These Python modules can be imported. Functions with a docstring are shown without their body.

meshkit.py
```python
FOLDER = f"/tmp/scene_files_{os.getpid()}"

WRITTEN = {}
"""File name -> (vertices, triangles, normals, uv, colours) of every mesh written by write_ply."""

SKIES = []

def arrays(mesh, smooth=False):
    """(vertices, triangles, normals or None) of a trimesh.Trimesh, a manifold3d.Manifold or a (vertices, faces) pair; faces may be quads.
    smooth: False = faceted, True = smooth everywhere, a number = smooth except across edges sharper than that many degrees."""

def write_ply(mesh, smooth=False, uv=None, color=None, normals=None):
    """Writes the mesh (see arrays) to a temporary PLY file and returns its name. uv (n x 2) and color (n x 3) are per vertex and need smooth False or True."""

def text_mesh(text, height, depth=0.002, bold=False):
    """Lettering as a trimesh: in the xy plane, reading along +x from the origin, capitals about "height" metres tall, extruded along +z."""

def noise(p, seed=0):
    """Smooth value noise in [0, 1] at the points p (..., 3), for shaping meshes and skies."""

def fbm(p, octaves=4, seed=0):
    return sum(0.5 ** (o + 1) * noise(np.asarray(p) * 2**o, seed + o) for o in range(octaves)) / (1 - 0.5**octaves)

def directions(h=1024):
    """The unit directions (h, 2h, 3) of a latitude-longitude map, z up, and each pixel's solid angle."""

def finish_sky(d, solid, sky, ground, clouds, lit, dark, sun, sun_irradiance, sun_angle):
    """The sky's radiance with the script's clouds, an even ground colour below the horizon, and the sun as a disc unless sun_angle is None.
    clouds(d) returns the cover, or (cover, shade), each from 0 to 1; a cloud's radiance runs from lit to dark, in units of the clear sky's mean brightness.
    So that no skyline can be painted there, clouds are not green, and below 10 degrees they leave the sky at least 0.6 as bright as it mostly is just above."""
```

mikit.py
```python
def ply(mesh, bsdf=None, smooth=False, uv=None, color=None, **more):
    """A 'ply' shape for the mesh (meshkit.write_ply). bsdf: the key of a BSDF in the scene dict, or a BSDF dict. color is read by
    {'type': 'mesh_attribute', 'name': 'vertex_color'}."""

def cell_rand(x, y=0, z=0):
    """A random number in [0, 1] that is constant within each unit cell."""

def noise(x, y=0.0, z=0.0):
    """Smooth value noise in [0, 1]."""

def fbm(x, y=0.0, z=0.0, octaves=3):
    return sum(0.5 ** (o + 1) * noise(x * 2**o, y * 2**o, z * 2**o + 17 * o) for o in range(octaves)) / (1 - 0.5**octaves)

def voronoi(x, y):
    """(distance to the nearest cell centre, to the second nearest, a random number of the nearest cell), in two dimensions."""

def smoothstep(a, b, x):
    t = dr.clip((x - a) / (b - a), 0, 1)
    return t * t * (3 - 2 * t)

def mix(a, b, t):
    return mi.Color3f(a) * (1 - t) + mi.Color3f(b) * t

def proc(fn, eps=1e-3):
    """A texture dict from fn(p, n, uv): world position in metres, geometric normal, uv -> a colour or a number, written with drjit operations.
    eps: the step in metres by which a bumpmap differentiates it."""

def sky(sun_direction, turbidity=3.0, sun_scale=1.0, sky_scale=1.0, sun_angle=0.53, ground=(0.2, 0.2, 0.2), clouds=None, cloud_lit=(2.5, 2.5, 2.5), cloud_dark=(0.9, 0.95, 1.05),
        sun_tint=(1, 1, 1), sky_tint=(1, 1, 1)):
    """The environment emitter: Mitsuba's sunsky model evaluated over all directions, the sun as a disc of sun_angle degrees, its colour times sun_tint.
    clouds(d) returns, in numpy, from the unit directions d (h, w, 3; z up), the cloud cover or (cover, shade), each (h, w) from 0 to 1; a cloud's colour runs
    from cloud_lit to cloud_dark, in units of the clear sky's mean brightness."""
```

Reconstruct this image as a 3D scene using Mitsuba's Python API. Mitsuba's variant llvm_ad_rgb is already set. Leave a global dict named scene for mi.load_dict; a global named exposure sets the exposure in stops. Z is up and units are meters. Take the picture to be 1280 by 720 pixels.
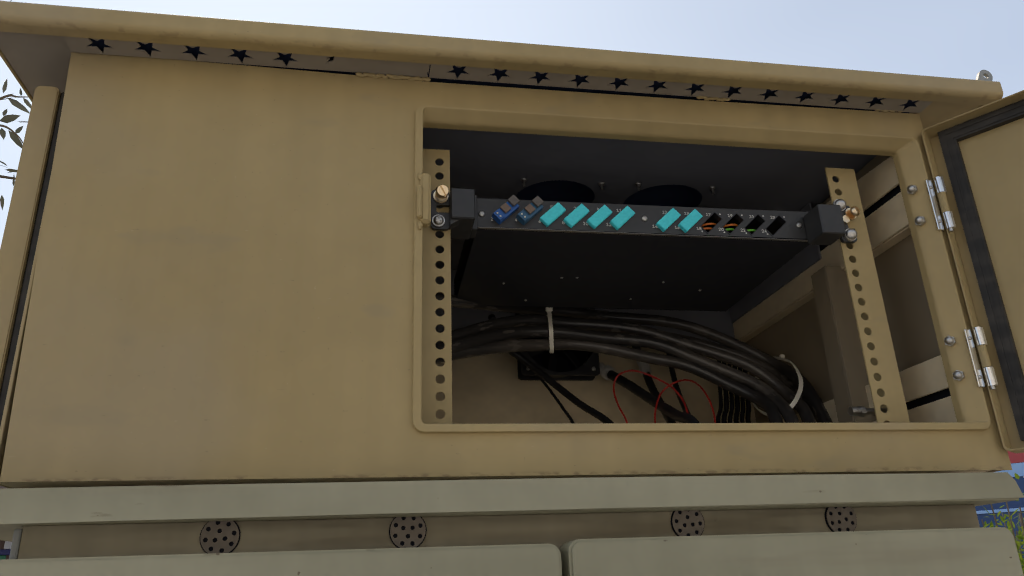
import math, random
import numpy as np, trimesh, manifold3d as m3
import drjit as dr, mitsuba as mi, mikit, meshkit
from shapely.geometry import Polygon, Point, box as sbox, LineString
from shapely import affinity, union_all
from mikit import proc, noise, fbm, mix, smoothstep

random.seed(4); rng = np.random.default_rng(4)
T = mi.ScalarTransform4f
scene, labels = {'type': 'scene'}, {}
H = 1.45                       # all heights below are given from the camera's height, H above the ground

# ------------------------------------------------------------------ camera, sky, exposure
scene['camera'] = {'type': 'perspective', 'fov': 66.38, 'fov_axis': 'x', 'near_clip': 0.02, 'far_clip': 2000.0,
    'to_world': T().look_at(origin=[0, 0, H], target=[0.1694, 0.9172, H + 0.3606], up=[-0.0267, -0.3614, 0.932])}
def haze_cover(d):             # a hazy bright day: thin veil everywhere, thicker towards the horizon
    n = meshkit.fbm(d * [1.6, 1.6, 3.0] + 3.1, 4, seed=2)
    glare = np.clip(d @ (np.array([-0.20, 0.70, 0.86]) / 1.127), 0, 1) ** 4   # the veil is brightest on the sun's side
    return np.clip(0.40 + 0.30 * (1 - np.clip(d[..., 2], 0, 1)) ** 3 + 0.38 * glare + 0.35 * (n - 0.5), 0, 0.96)
scene['sky'] = mikit.sky((-0.20, 0.70, 0.86), turbidity=3.5, sun_scale=0.9, sun_angle=3.0, clouds=haze_cover, cloud_lit=(3.1, 3.4, 3.85), cloud_dark=(1.5, 1.6, 1.75))
exposure = 1.58

# ------------------------------------------------------------------ materials
def P(name, base, rough=0.5, spec=0.5, metallic=0.0, bump=None, bscale=0.001, eps=1e-3, **k):
    col = proc(base) if callable(base) else {'type': 'rgb', 'value': list(base)}
    r = proc(rough) if callable(rough) else rough
    b = {'type': 'principled', 'base_color': col, 'roughness': r, 'metallic': metallic, **k}
    if not metallic: b['specular'] = spec
    if bump: b = {'type': 'bumpmap', 'arbitrary': proc(bump, eps), 'scale': bscale, 'bsdf': b}
    scene[name] = {'type': 'twosided', 'bsdf': b}

def speck(p, f, th):           # sparse small spots
    return smoothstep(th, th + 0.05, noise(p.x * f, p.y * f, p.z * f))
def tan_col(p, n, uv):
    a = fbm(p.x * 2.6 + 1.3, p.y * 2.6, p.z * 2.6, 4)
    b = fbm(p.x * 38, p.y * 38, p.z * 38, 3)
    st = fbm(p.x * 60, p.y * 60, p.z * 2.0, 3)                       # faint run marks
    c = mix((0.348, 0.260, 0.118), (0.400, 0.303, 0.140), smoothstep(0.30, 0.70, a))
    c = c * (0.95 + 0.10 * b) * (0.93 + 0.14 * st)
    dust = smoothstep(0.45, 0.75, fbm(p.x * 6 + 4, p.y * 6, p.z * 5, 4))
    c = mix(c, (0.340, 0.277, 0.180), 0.40 * dust)
    c = mix(c, (0.20, 0.15, 0.085), 0.5 * speck(p, 260, 0.955))
    c = mix(c, (0.50, 0.43, 0.31), 0.6 * speck(p, 210, 0.968))
    smear = smoothstep(0.66, 0.80, fbm(p.x * 14 + 9, p.y * 14, p.z * 30, 4))
    c = mix(c, (0.29, 0.235, 0.14), 0.35 * smear)
    h = p.z - 1.45                                                    # rusty wear on two folded edges: the foot of the front and the lip of the roof
    w = fbm(p.x * 110, p.y * 110, p.z * 160, 5)
    foot = (1 - smoothstep(0.0965, 0.1000, h)) * smoothstep(0.46, 0.70, w)
    lip_ = smoothstep(0.5070, 0.5082, h) * (1 - smoothstep(0.5090, 0.5120, h)) * (1 - smoothstep(0.662, 0.668, p.y)) * smoothstep(0.52, 0.72, w)
    return mix(c, (0.15, 0.085, 0.045), dr.maximum(0.55 * foot, 0.30 * lip_))
def tan_rough(p, n, uv): return 0.48 + 0.22 * fbm(p.x * 14, p.y * 14, p.z * 14, 3)
def paint_bump(p, n, uv): return fbm(p.x * 420, p.y * 420, p.z * 420, 2) * 0.22 + noise(p.x * 11, p.y * 11, p.z * 11) * 2.2 + noise(p.x * 4, p.y * 4, p.z * 4) * 6.0
def olive_col(p, n, uv):
    a = fbm(p.x * 5, p.y * 5, p.z * 9, 4)
    st = fbm(p.x * 70, p.y * 70, p.z * 5, 3)
    c = mix((0.276, 0.260, 0.172), (0.342, 0.322, 0.218), smoothstep(0.3, 0.7, a)) * (0.92 + 0.15 * st)
    rub = smoothstep(0.60, 0.78, fbm(p.x * 6, p.y * 20, p.z * 45, 4))
    c = mix(c, (0.23, 0.19, 0.125), 0.30 * rub)
    scr = smoothstep(0.70, 0.76, fbm(p.x * 34 + 3, p.y * 34, p.z * 130, 4)) * smoothstep(0.5, 0.65, noise(p.x * 7, p.y * 7, p.z * 20))
    c = mix(c, (0.13, 0.095, 0.055), 0.6 * scr)
    chip = smoothstep(0.80, 0.84, fbm(p.x * 130, p.y * 130, p.z * 130, 3))
    return mix(c, (0.12, 0.085, 0.05), 0.8 * chip)
def grimy_col(p, n, uv):
    a = fbm(p.x * 4, p.y * 4, p.z * 40, 4)
    st = fbm(p.x * 45, p.y * 45, p.z * 6, 3)
    c = mix((0.175, 0.15, 0.10), (0.30, 0.265, 0.185), smoothstep(0.25, 0.75, a)) * (0.85 + 0.3 * st)
    return mix(c, (0.36, 0.33, 0.24), 0.25 * smoothstep(0.55, 0.7, fbm(p.x * 20, p.y * 20, p.z * 60, 3)))
P('tan_paint', tan_col, tan_rough, 0.35, bump=paint_bump, bscale=0.0006)
def tan_in(p, n, uv):
    return mix((0.60, 0.495, 0.32), (0.67, 0.56, 0.375), fbm(p.x * 7, p.y * 7, p.z * 7, 4)) * (0.9 + 0.2 * fbm(p.x * 60, p.y * 60, p.z * 60, 3))
def soffit_shade_col(p, n, uv):      # under the eave: the cool grey shade is put into the paint colour
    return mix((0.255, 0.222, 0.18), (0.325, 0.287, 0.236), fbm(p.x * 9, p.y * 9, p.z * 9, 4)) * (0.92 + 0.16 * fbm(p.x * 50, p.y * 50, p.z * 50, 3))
P('soffit_shade_paint', soffit_shade_col, 0.7, 0.25)
P('vent_metal', lambda p, n, uv: mix((0.15, 0.125, 0.10), (0.21, 0.18, 0.145), fbm(p.x * 90, p.y * 90, p.z * 90, 3)), 0.7, 0.25)
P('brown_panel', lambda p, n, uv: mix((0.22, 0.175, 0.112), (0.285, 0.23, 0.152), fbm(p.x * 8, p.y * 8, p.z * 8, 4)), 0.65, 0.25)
P('chassis_black', (0.020, 0.021, 0.025), 0.6, 0.35)
P('tan_inside', tan_in, 0.6, 0.3)  # lighter copy of the tan paint; interior brightness is put into the colour
P('olive_paint', olive_col, 0.55, 0.35, bump=paint_bump, bscale=0.0006)
P('grimy_paint', grimy_col, 0.75, 0.25)
def liner_col(p, n, uv): return mix((0.125, 0.130, 0.150), (0.17, 0.172, 0.185), fbm(p.x * 14, p.y * 14, p.z * 14, 4))
P('liner', liner_col, 0.7, 0.3, bump=lambda p, n, uv: fbm(p.x * 160, p.y * 160, p.z * 160, 3), bscale=0.002)
P('void_black', (0.012, 0.013, 0.017), 0.9, 0.1)
P('navy_hole_shade', (0.045, 0.060, 0.115), 0.9, 0.1)
def blackmetal(p, n, uv): return mix((0.020, 0.021, 0.022), (0.045, 0.044, 0.042), fbm(p.x * 25, p.y * 25, p.z * 25, 4))
P('black_metal', blackmetal, 0.42, 0.45, bump=lambda p, n, uv: fbm(p.x * 900, p.y * 900, p.z * 900, 2), bscale=0.0003)
P('black_plastic', (0.016, 0.016, 0.018), 0.4, 0.5)
def cable_col(p, n, uv):       # uv: metres along, turns around
    s = smoothstep(0.42, 0.72, fbm(uv.x * 9, uv.y * 1.6, p.y * 3, 4))
    t = smoothstep(0.62, 0.72, fbm(uv.x * 45 + 7, uv.y * 3.5, p.y * 2, 3))
    c = mix((0.024, 0.022, 0.021), (0.074, 0.064, 0.055), 0.8 * s)
    return mix(c, (0.16, 0.14, 0.118), 0.35 * t)
P('cable_jacket', cable_col, 0.33, 0.6)
P('cable_black', (0.015, 0.015, 0.017), 0.45, 0.5)
def rubber(p, n, uv):
    s = fbm(p.x * 30, p.y * 30, p.z * 70, 4)
    return mix((0.026, 0.024, 0.021), (0.050, 0.044, 0.036), smoothstep(0.35, 0.75, s))
P('gasket_rubber', rubber, 0.65, 0.35)
P('zinc', (0.52, 0.505, 0.47), lambda p, n, uv: 0.32 + 0.2 * fbm(p.x * 300, p.y * 300, p.z * 300, 2), metallic=1.0)
P('chrome', (0.80, 0.80, 0.79), 0.2, metallic=1.0)
P('brass', (0.80, 0.64, 0.42), 0.3, metallic=1.0)
P('turquoise', lambda p, n, uv: mix((0.05, 0.60, 0.66), (0.075, 0.70, 0.75), noise(p.x * 500, p.y * 500, p.z * 500)), 0.45, 0.4)
P('blue_plastic', (0.012, 0.085, 0.30), 0.35, 0.5)
P('teal_plastic', (0.02, 0.09, 0.17), 0.35, 0.5)
P('smoke_plastic', (0.10, 0.085, 0.070), 0.4, 0.5)
P('brown_plastic', (0.15, 0.10, 0.065), 0.4, 0.5)
P('white_print', (0.50, 0.485, 0.45), 0.6, 0.3)
P('tie_nylon', (0.80, 0.76, 0.62), 0.42, 0.5)
P('red_wire', (0.50, 0.028, 0.022), 0.4, 0.5)
P('orange_fibre', (0.62, 0.17, 0.03), 0.45, 0.4)
P('green_fibre', (0.17, 0.55, 0.05), 0.45, 0.4)
P('grey_tape', lambda p, n, uv: mix((0.32, 0.31, 0.29), (0.68, 0.65, 0.60), fbm(p.x * 150, p.y * 150, p.z * 150, 3)), 0.5, 0.4)
def ground_col(p, n, uv):
    a = fbm(p.x * 0.6, p.y * 0.6, 0, 4); b = fbm(p.x * 25, p.y * 25, 0, 3)
    return mix((0.085, 0.08, 0.075), (0.15, 0.14, 0.128), a) * (0.8 + 0.4 * b)
P('ground_dust', ground_col, 0.9, 0.2)
def slab_col(p, n, uv): return mix((0.24, 0.23, 0.21), (0.36, 0.345, 0.31), fbm(p.x * 9, p.y * 9, p.z * 9, 5))
P('concrete', slab_col, 0.85, 0.2)
P('bark', lambda p, n, uv: mix((0.10, 0.075, 0.05), (0.22, 0.18, 0.13), fbm(p.x * 60, p.y * 60, p.z * 14, 4)), 0.9, 0.2)
def leafmat(name, a, b, t):
    f = lambda p, n, uv: mix(a, b, noise(p.x * 22, p.y * 22, p.z * 22))
    scene[name] = {'type': 'principledthin', 'base_color': proc(f), 'roughness': 0.45, 'spec_trans': 0.0, 'diff_trans': t}
leafmat('leaf_olive', (0.085, 0.088, 0.065), (0.14, 0.14, 0.105), 0.45)
leafmat('leaf_yellowgreen', (0.10, 0.17, 0.02), (0.24, 0.30, 0.035), 0.8)
P('sign_red', lambda p, n, uv: mix((0.38, 0.045, 0.05), (0.46, 0.07, 0.07), fbm(p.x * 4, p.y * 4, p.z * 4, 3)), 0.5)
P('sign_pale', lambda p, n, uv: mix((0.22, 0.40, 0.70), (0.36, 0.54, 0.80), fbm(p.x * 5, p.y * 5, p.z * 5, 3)), 0.5)
P('sign_blue', lambda p, n, uv: mix((0.018, 0.052, 0.15), (0.03, 0.075, 0.20), fbm(p.x * 4, p.y * 4, p.z * 4, 3)), 0.5)
P('sign_white', (0.66, 0.68, 0.72), 0.5)
P('steel_grey', (0.25, 0.26, 0.25), 0.5)
P('shop_wall', lambda p, n, uv: mix((0.13, 0.09, 0.075), (0.2, 0.145, 0.12), fbm(p.x * 3, p.y * 3, p.z * 3, 4)), 0.8)
P('shop_dark', (0.03, 0.028, 0.03), 0.6)
P('sign_navy', (0.02, 0.025, 0.13), 0.5)
P('sign_green', (0.02, 0.16, 0.075), 0.5)

# ------------------------------------------------------------------ mesh helpers
def cat(*ms): return trimesh.util.concatenate([m for m in ms])
def man(m): a = m.to_mesh(); return trimesh.Trimesh(np.array(a.vert_properties[:, :3]), np.array(a.tri_verts), process=False)
def rbox(x0, x1, y0, y1, z0, z1, r=0.001):                         # box with chamfered edges
    r = min(r, (x1 - x0) / 2.01, (y1 - y0) / 2.01, (z1 - z0) / 2.01)
    pts = []
    for k in range(3):
        d = [r, r, r]; d[k] = 0
        for sx in (0, 1):
            for sy in (0, 1):
                for sz in (0, 1):
                    pts.append([x1 - d[0] if sx else x0 + d[0], y1 - d[1] if sy else y0 + d[1], z1 - d[2] if sz else z0 + d[2]])
    return man(m3.Manifold.hull_points(np.array(pts)))
def extr(poly, h):
    return cat(*[trimesh.creation.extrude_polygon(g, h, engine='earcut') for g in getattr(poly, 'geoms', [poly])])
def prism_y(poly, y0, y1):                                         # polygon in (x, z) drawn out along y
    m = extr(poly, y1 - y0); v = m.vertices
    m.vertices = np.c_[v[:, 0], y1 - v[:, 2], v[:, 1]]; return m
def prism_z(poly, z0, z1):                                         # polygon in (x, y) drawn out along z
    m = extr(poly, z1 - z0); m.vertices = m.vertices + [0, 0, z0]; return m
def prism_x(poly, x0, x1):                                         # polygon in (y, z) drawn out along x
    m = extr(poly, x1 - x0); v = m.vertices
    m.vertices = np.c_[x0 + v[:, 2], v[:, 0], v[:, 1]]; return m
def rrect(x0, z0, x1, z1, r): return sbox(x0 + r, z0 + r, x1 - r, z1 - r).buffer(r, quad_segs=6)
def spline(pts, n=12):
    p = np.array(pts, float); p = np.vstack([2 * p[0] - p[1], p, 2 * p[-1] - p[-2]]); out = []
    for i in range(1, len(p) - 2):
        a, b, c, d = p[i - 1:i + 3]
        for t in np.arange(n) / n:
            out.append(0.5 * (2 * b + (c - a) * t + (2 * a - 5 * b + 4 * c - d) * t * t + (3 * b - a - 3 * c + d) * t ** 3))
    return np.array(out + [p[-2]])
def tube(path, r, k=14, closed=False):
    p = np.asarray(path, float); n = len(p)
    r = np.broadcast_to(np.asarray(r, float), (n,))
    t = np.gradient(p, axis=0)
    if closed: t = np.roll(p, -1, 0) - np.roll(p, 1, 0)
    t /= np.linalg.norm(t, axis=1)[:, None] + 1e-12
    a = np.cross(t[0], [0.31, 0.2, 0.93]); a /= np.linalg.norm(a); V = []
    for i in range(n):
        a = a - t[i] * (a @ t[i]); a /= np.linalg.norm(a); b = np.cross(t[i], a)
        th = np.arange(k) / k * 2 * np.pi
        V.append(p[i] + r[i] * (np.cos(th)[:, None] * a + np.sin(th)[:, None] * b))
    F = []
    for i in range(n if closed else n - 1):
        j = (i + 1) % n
        for q in range(k):
            q2 = (q + 1) % k
            F += [[i * k + q, i * k + q2, j * k + q2], [i * k + q, j * k + q2, j * k + q]]
    V = np.vstack(V)
    if not closed:
        c0 = len(V); V = np.vstack([V, p[0], p[-1]])
        for q in range(k):
            q2 = (q + 1) % k
            F += [[c0, q2, q], [c0 + 1, (n - 1) * k + q, (n - 1) * k + q2]]
    return trimesh.Trimesh(V, np.array(F), process=False)
def tube_uv(p, k, off=0):
    l = np.r_[0, np.cumsum(np.linalg.norm(np.diff(p, axis=0), axis=1))] + off * 3.7
    uv = np.array([[a, abs(2 * q / k - 1) + off] for a in l for q in range(k)]); return np.vstack([uv, uv[:1], uv[-1:]])
def cyl(r, a, b, k=20):
    m = trimesh.creation.cylinder(radius=r, segment=[a, b], sections=k); return m
def lathe(profile, c, axis, k=24):                                 # profile of (radius, height) turned about an axis through c
    m = trimesh.creation.revolve(np.array(profile, float), sections=k)
    R = trimesh.geometry.align_vectors([0, 0, 1], axis); m.apply_transform(R); m.apply_translation(c); return m
def taken(key):
    if key not in scene and key not in labels: return key
    i = 1
    while f'{key}_{i:03d}' in scene or f'{key}_{i:03d}' in labels: i += 1
    return f'{key}_{i:03d}'
def add(key, mesh, bsdf, smooth=35, uv=None, **lab):
    key = taken(key)
    mesh = mesh.copy(); mesh.vertices = mesh.vertices + [0, 0, H]
    scene[key] = mikit.ply(mesh, bsdf, smooth=smooth, uv=uv)
    if lab: labels[key] = lab
    return key
def thing(key, label, category, group=None):
    key = taken(key); labels[key] = {'label': label, 'category': category}
    if group: labels[key]['group'] = group
    return key
def pan_head(c, axis, r, h, slot=None, straight=False):
    M = m3.Manifold
    if straight: body = M.cylinder(h * .88, r, r, 28) + M.cylinder(h * .12, r, r * .9, 28).translate([0, 0, h * .88])
    else: body = M.cylinder(h * .35, r, r, 24) + M.cylinder(h * .35, r, r * .88, 24).translate([0, 0, h * .35]) + M.cylinder(h * .3, r * .88, r * .55, 24).translate([0, 0, h * .7])
    if slot == 'slot': body = body - M.cube([2.6 * r, .30 * r, h], True).rotate([0, 0, 35]).translate([0, 0, 1.22 * h])
    if slot == 'cross':
        for a in (35, 125): body = body - M.cube([1.3 * r, .30 * r, h], True).rotate([0, 0, a]).translate([0, 0, 1.1 * h])
    m = man(body)
    m.apply_transform(trimesh.geometry.align_vectors([0, 0, 1], axis)); m.apply_translation(c); return m
def blob(c, r, seed, amp=.35, sub=2):
    m = trimesh.creation.icosphere(subdivisions=sub); d = meshkit.fbm(m.vertices * 1.7 + seed * 3.1, 3, seed=seed) - .5
    m.vertices = m.vertices * (1 + amp * 2 * d[:, None]) * np.asarray(r) + c; return m

# ------------------------------------------------------------------ the ground
g = trimesh.Trimesh(np.array([[-600, -600, -H], [600, -600, -H], [600, 600, -H], [-600, 600, -H]], float), np.array([[0, 1, 2], [0, 2, 3]]))
rd = rbox(-200, 200, -8.6, -.55, -H + .001, -H + .006, .0005)  # pale strip added so sunlight bounces up into the opening
P('road_concrete', lambda p, n, uv: mix((0.27, 0.275, 0.28), (0.36, 0.365, 0.37), fbm(p.x * .7, p.y * .7, 0, 4)) * (0.85 + 0.3 * fbm(p.x * 20, p.y * 20, 0, 3)), 0.9, 0.2)
add('road', rd, 'road_concrete', False, label='unseen pale dusty concrete road added to bounce light into the cabinets', kind='structure')
add('ground', g, 'ground_dust', False, label='dusty bare ground around the cabinets', kind='structure')

# ------------------------------------------------------------------ the upper cabinet
C = thing('equipment_cabinet', 'tan metal telecom cabinet with its small front door open, on top of the lower cabinet', 'cabinet')
IX0, IX1, IZ0, IZ1 = .0405, .590, .1365, .4605                     # clear opening
front = Polygon([(-.305, .5155), (-.13, .5125), (.05, .5085), (.35, .5095), (.631, .5125), (.6305, .0945), (.123, .0955), (-.294, .0962)])
front = front.difference(sbox(.0375, .1375, .6150, .4740))
add(C + '__front_panel', prism_y(front, .700, .7025), 'tan_paint', False)
def loop(x0, z0, x1, z1, r, y, k=6):
    out = []
    for cx, cz, a0 in ((x1 - r, z1 - r, 0), (x0 + r, z1 - r, 90), (x0 + r, z0 + r, 180), (x1 - r, z0 + r, 270)):
        for t in np.linspace(a0, a0 + 90, k): out.append((cx + r * math.cos(math.radians(t)), y, cz + r * math.sin(math.radians(t))))
    return out
rings = [loop(.0337, .1338, .6168, .4762, .011, .6998), loop(.0337, .1338, .6168, .4762, .011, .6962), loop(.0343, .1344, .6162, .4757, .0105, .6950),
         loop(.0412, .1406, .6146, .4740, .005, .6950), loop(.0419, .1414, .6138, .4733, .0045, .6956)]
for dz, dy in ((.0014, .0018), (.0032, .0040), (.0052, .0064), (.0072, .0086), (.0088, .0106), (.0098, .0124), (.0103, .0145)):   # the bevelled inner roll, wider at the top and on the right
    rings.append(loop(.0419 - .0007 * dz / .0103, .1414, .6138 - 1.68 * dz, .4733 - dz, .0040, .6956 + dy))
rings.append(loop(.0412, .1414, .5965, .4630, .0040, .7180))
V_ = np.array([q for r_ in rings for q in r_]); k_ = len(rings[0]); F_ = []
for i in range(len(rings) - 1):
    for q in range(k_):
        q2 = (q + 1) % k_; F_ += [[i * k_ + q, i * k_ + q2, (i + 1) * k_ + q2], [i * k_ + q, (i + 1) * k_ + q2, (i + 1) * k_ + q]]
rim = trimesh.Trimesh(V_, np.array(F_), process=False)
if rim.face_normals[len(F_) // (len(rings) - 1) * 2 + 2][1] > 0: rim.invert()
add(C + '__opening_rim', rim, 'tan_paint', 40)
# box behind the front
add(C + '__side_wall', rbox(-.303, -.300, .7030, 1.203, .0965, .512, .0005), 'tan_paint', False)
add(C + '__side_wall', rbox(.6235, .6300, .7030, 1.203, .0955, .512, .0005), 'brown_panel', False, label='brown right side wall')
add(C + '__back_wall', rbox(-.2995, .6230, 1.200, 1.2025, .0965, .512, .0005), 'tan_inside', False)
add(C + '__floor', rbox(-.2995, .6230, .7035, 1.1995, .0965, .0995, .0005), 'tan_inside', False)
ceil = sbox(-.2990, .7035, .6225, 1.1990)
for cx, cy in ((.237, .936), (.3915, .932)): ceil = ceil.difference(Point(cx, cy).buffer(.0555, quad_segs=16))
ck = add(C + '__ceiling', prism_z(ceil, .5000, .5018), 'liner', False, label='black ceiling with two round fan holes')
for cx, cy in ((.237, .936), (.3915, .932)):
    for sx in (-1, 1):
        for sy in (-1, 1):
            x, y = cx + sx * .0525, cy + sy * .0525
            add(ck + '__bolt', cat(pan_head((x, y, .5000), (0, 0, -1), .0042, .0030), cyl(.0016, (x, y, .4999), (x, y, .4905), 10)), 'zinc')
add(C + '__dark_panel', rbox(-.2985, .6220, 1.1945, 1.1995, .372, .4995, .001), 'liner', False, label='dark panel on the upper back wall')  # added dark sheet over the upper part of the back wall
for x, z in ((.275, .452), (.40, .455), (.52, .448), (.165, .446)):
    add(C + '__dark_panel__screw', pan_head((x, 1.1944, z), (0, -1, 0), .0032, .002), 'zinc')
# inner beams of the right wall: pairs with a dark slot between them
def beam(z0, z1, z2=None):
    pts = [(.7035, z0), (1.1935, z0 + .004), (1.1935, (z2 or z1) + .004), (.7035, z1)]
    return prism_x(Polygon(pts), .604, .607)
add(C + '__beam', beam(.4325, .4685, .4985), 'tan_inside', False)
add(C + '__beam', cat(beam(.379, .4210), prism_x(Polygon([(.7035, .3772), (1.1935, .3812), (1.1935, .3829), (.7035, .3789)]), .6075, .6230)), 'tan_inside', False)
add(C + '__beam', beam(.1855, .2212), 'tan_inside', False)
add(C + '__beam', beam(.102, .1760), 'tan_inside', False)
add(C + '__slot_back', cat(rbox(.612, .614, .7040, 1.192, .4150, .4400, .0004), rbox(.612, .614, .7040, 1.192, .1720, .1900, .0004)), 'void_black', False)
add(C + '__dark_panel', prism_x(Polygon([(.905, .4120), (1.192, .4145), (1.192, .4985), (.905, .4985)]), .6005, .6035), 'liner', False, label='dark sheet added for shade above the right beam')  # dark sheet stands in for the shade high on the rear right wall
add(C + '__post', cat(rbox(.5815, .6230, .868, .871, .100, .3855, .0006), rbox(.5815, .5840, .8715, .905, .100, .3855, .0006)), 'brown_panel', False)  # brown instead of tan: the shade on the post is in its colour
# rack rails, punched with round holes
def rail(x0, x1, hx, ztop, z0, zbot=.1000):
    face = sbox(x0, zbot, x1, ztop)
    for i in range(20):
        z = z0 - .01733 * i
        if z > zbot + .01: face = face.difference(Point(hx, z).buffer(.0047, quad_segs=6))
    side = 1 if hx < (x0 + x1) / 2 else -1
    xs = (x1 - .002, x1) if side > 0 else (x0, x0 + .002)
    return cat(prism_y(face, .745, .747), rbox(xs[0], xs[1], .7472, .790, zbot, ztop, .0003))
add(C + '__rack_rail', rail(.038, .0742, .0628, .4535, .4380), 'tan_paint', False)
add(C + '__rack_rail', rail(.5250, .5625, .5355, .4590, .4437), 'tan_paint', False)
add(C + '__bolt', cat(cyl(.0036, (.5215, .770, .1690), (.5595, .770, .1690), 14), cyl(.0062, (.5225, .770, .1690), (.5275, .770, .1690), 6), cyl(.0052, (.512, .770, .1690), (.5222, .770, .1690), 14)), 'zinc')
# acorn nuts on the right jamb
for z in (.404, .365, .226, .189):
    z = z * 1.015; ax = np.array([-.85, -.52, 0]); q = np.array([.6005, .7035, z])
    add(C + '__nut', cat(cyl(.0056, q, q + ax * .0042, 6), lathe([(0, 0), (.0046, 0), (.0042, .0025), (.0026, .0042), (0, .0048)], q + ax * .0042, ax, 16)), 'zinc')
# welded keeper on the left jamb
add(C + '__latch_keeper', cat(rbox(.0390, .0500, .6905, .7060, .338, .394, .003), rbox(.0360, .0415, .6875, .6948, .342, .378, .002), *[blob((.0395 + .001 * (i % 3), .6935, .336 + .009 * i), (.0024, .0018, .0048), 40 + i, .35, 2) for i in range(7)]), 'tan_paint')
# weld beads
for a, b, z in ((-.025, .048, .5085), (.352, .388, .5098), (.575, .607, .5115)):
    x, beads = a, []
    while x < b:
        beads.append(blob((x, .6985 + rng.normal(0, .0006), z + .002 + rng.normal(0, .0005)), (.0034, .0018, .0016 + rng.random() * .0010), int(x * 9000) % 97 + 3, .4, 2)); x += .0034
    add(C + '__weld', cat(*beads), 'tan_paint', 60)
beads = []
for i in range(14):
    beads.append(blob((.5985 + .001 * rng.random(), .7105 + .001 * rng.random(), .458 - .0032 * i), (.0013, .0016, .0020), 200 + i, .45, 1))
add(C + '__weld', cat(*beads), 'tan_paint', 60)
beads = []
for i in range(9):
    beads.append(blob((.5985 + .001 * rng.random(), .7105, .152 + .003 * i), (.0013, .0016, .0020), 230 + i, .45, 1))
add(C + '__weld', cat(*beads), 'tan_paint', 60)
# left side door, seen edge on
sd = cat(prism_y(rrect(-.3405, .112, -.3185, .4865, .0055), .7215, 1.150), prism_y(rrect(-.3395, .113, -.3195, .4855, .005), .7205, .7214))
add(C + '__side_seal', rbox(-.3182, -.3045, .7240, 1.140, .1150, .4840, .002), 'gasket_rubber', False)
dk = add(C + '__side_door', sd, 'tan_paint', 30)
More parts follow.
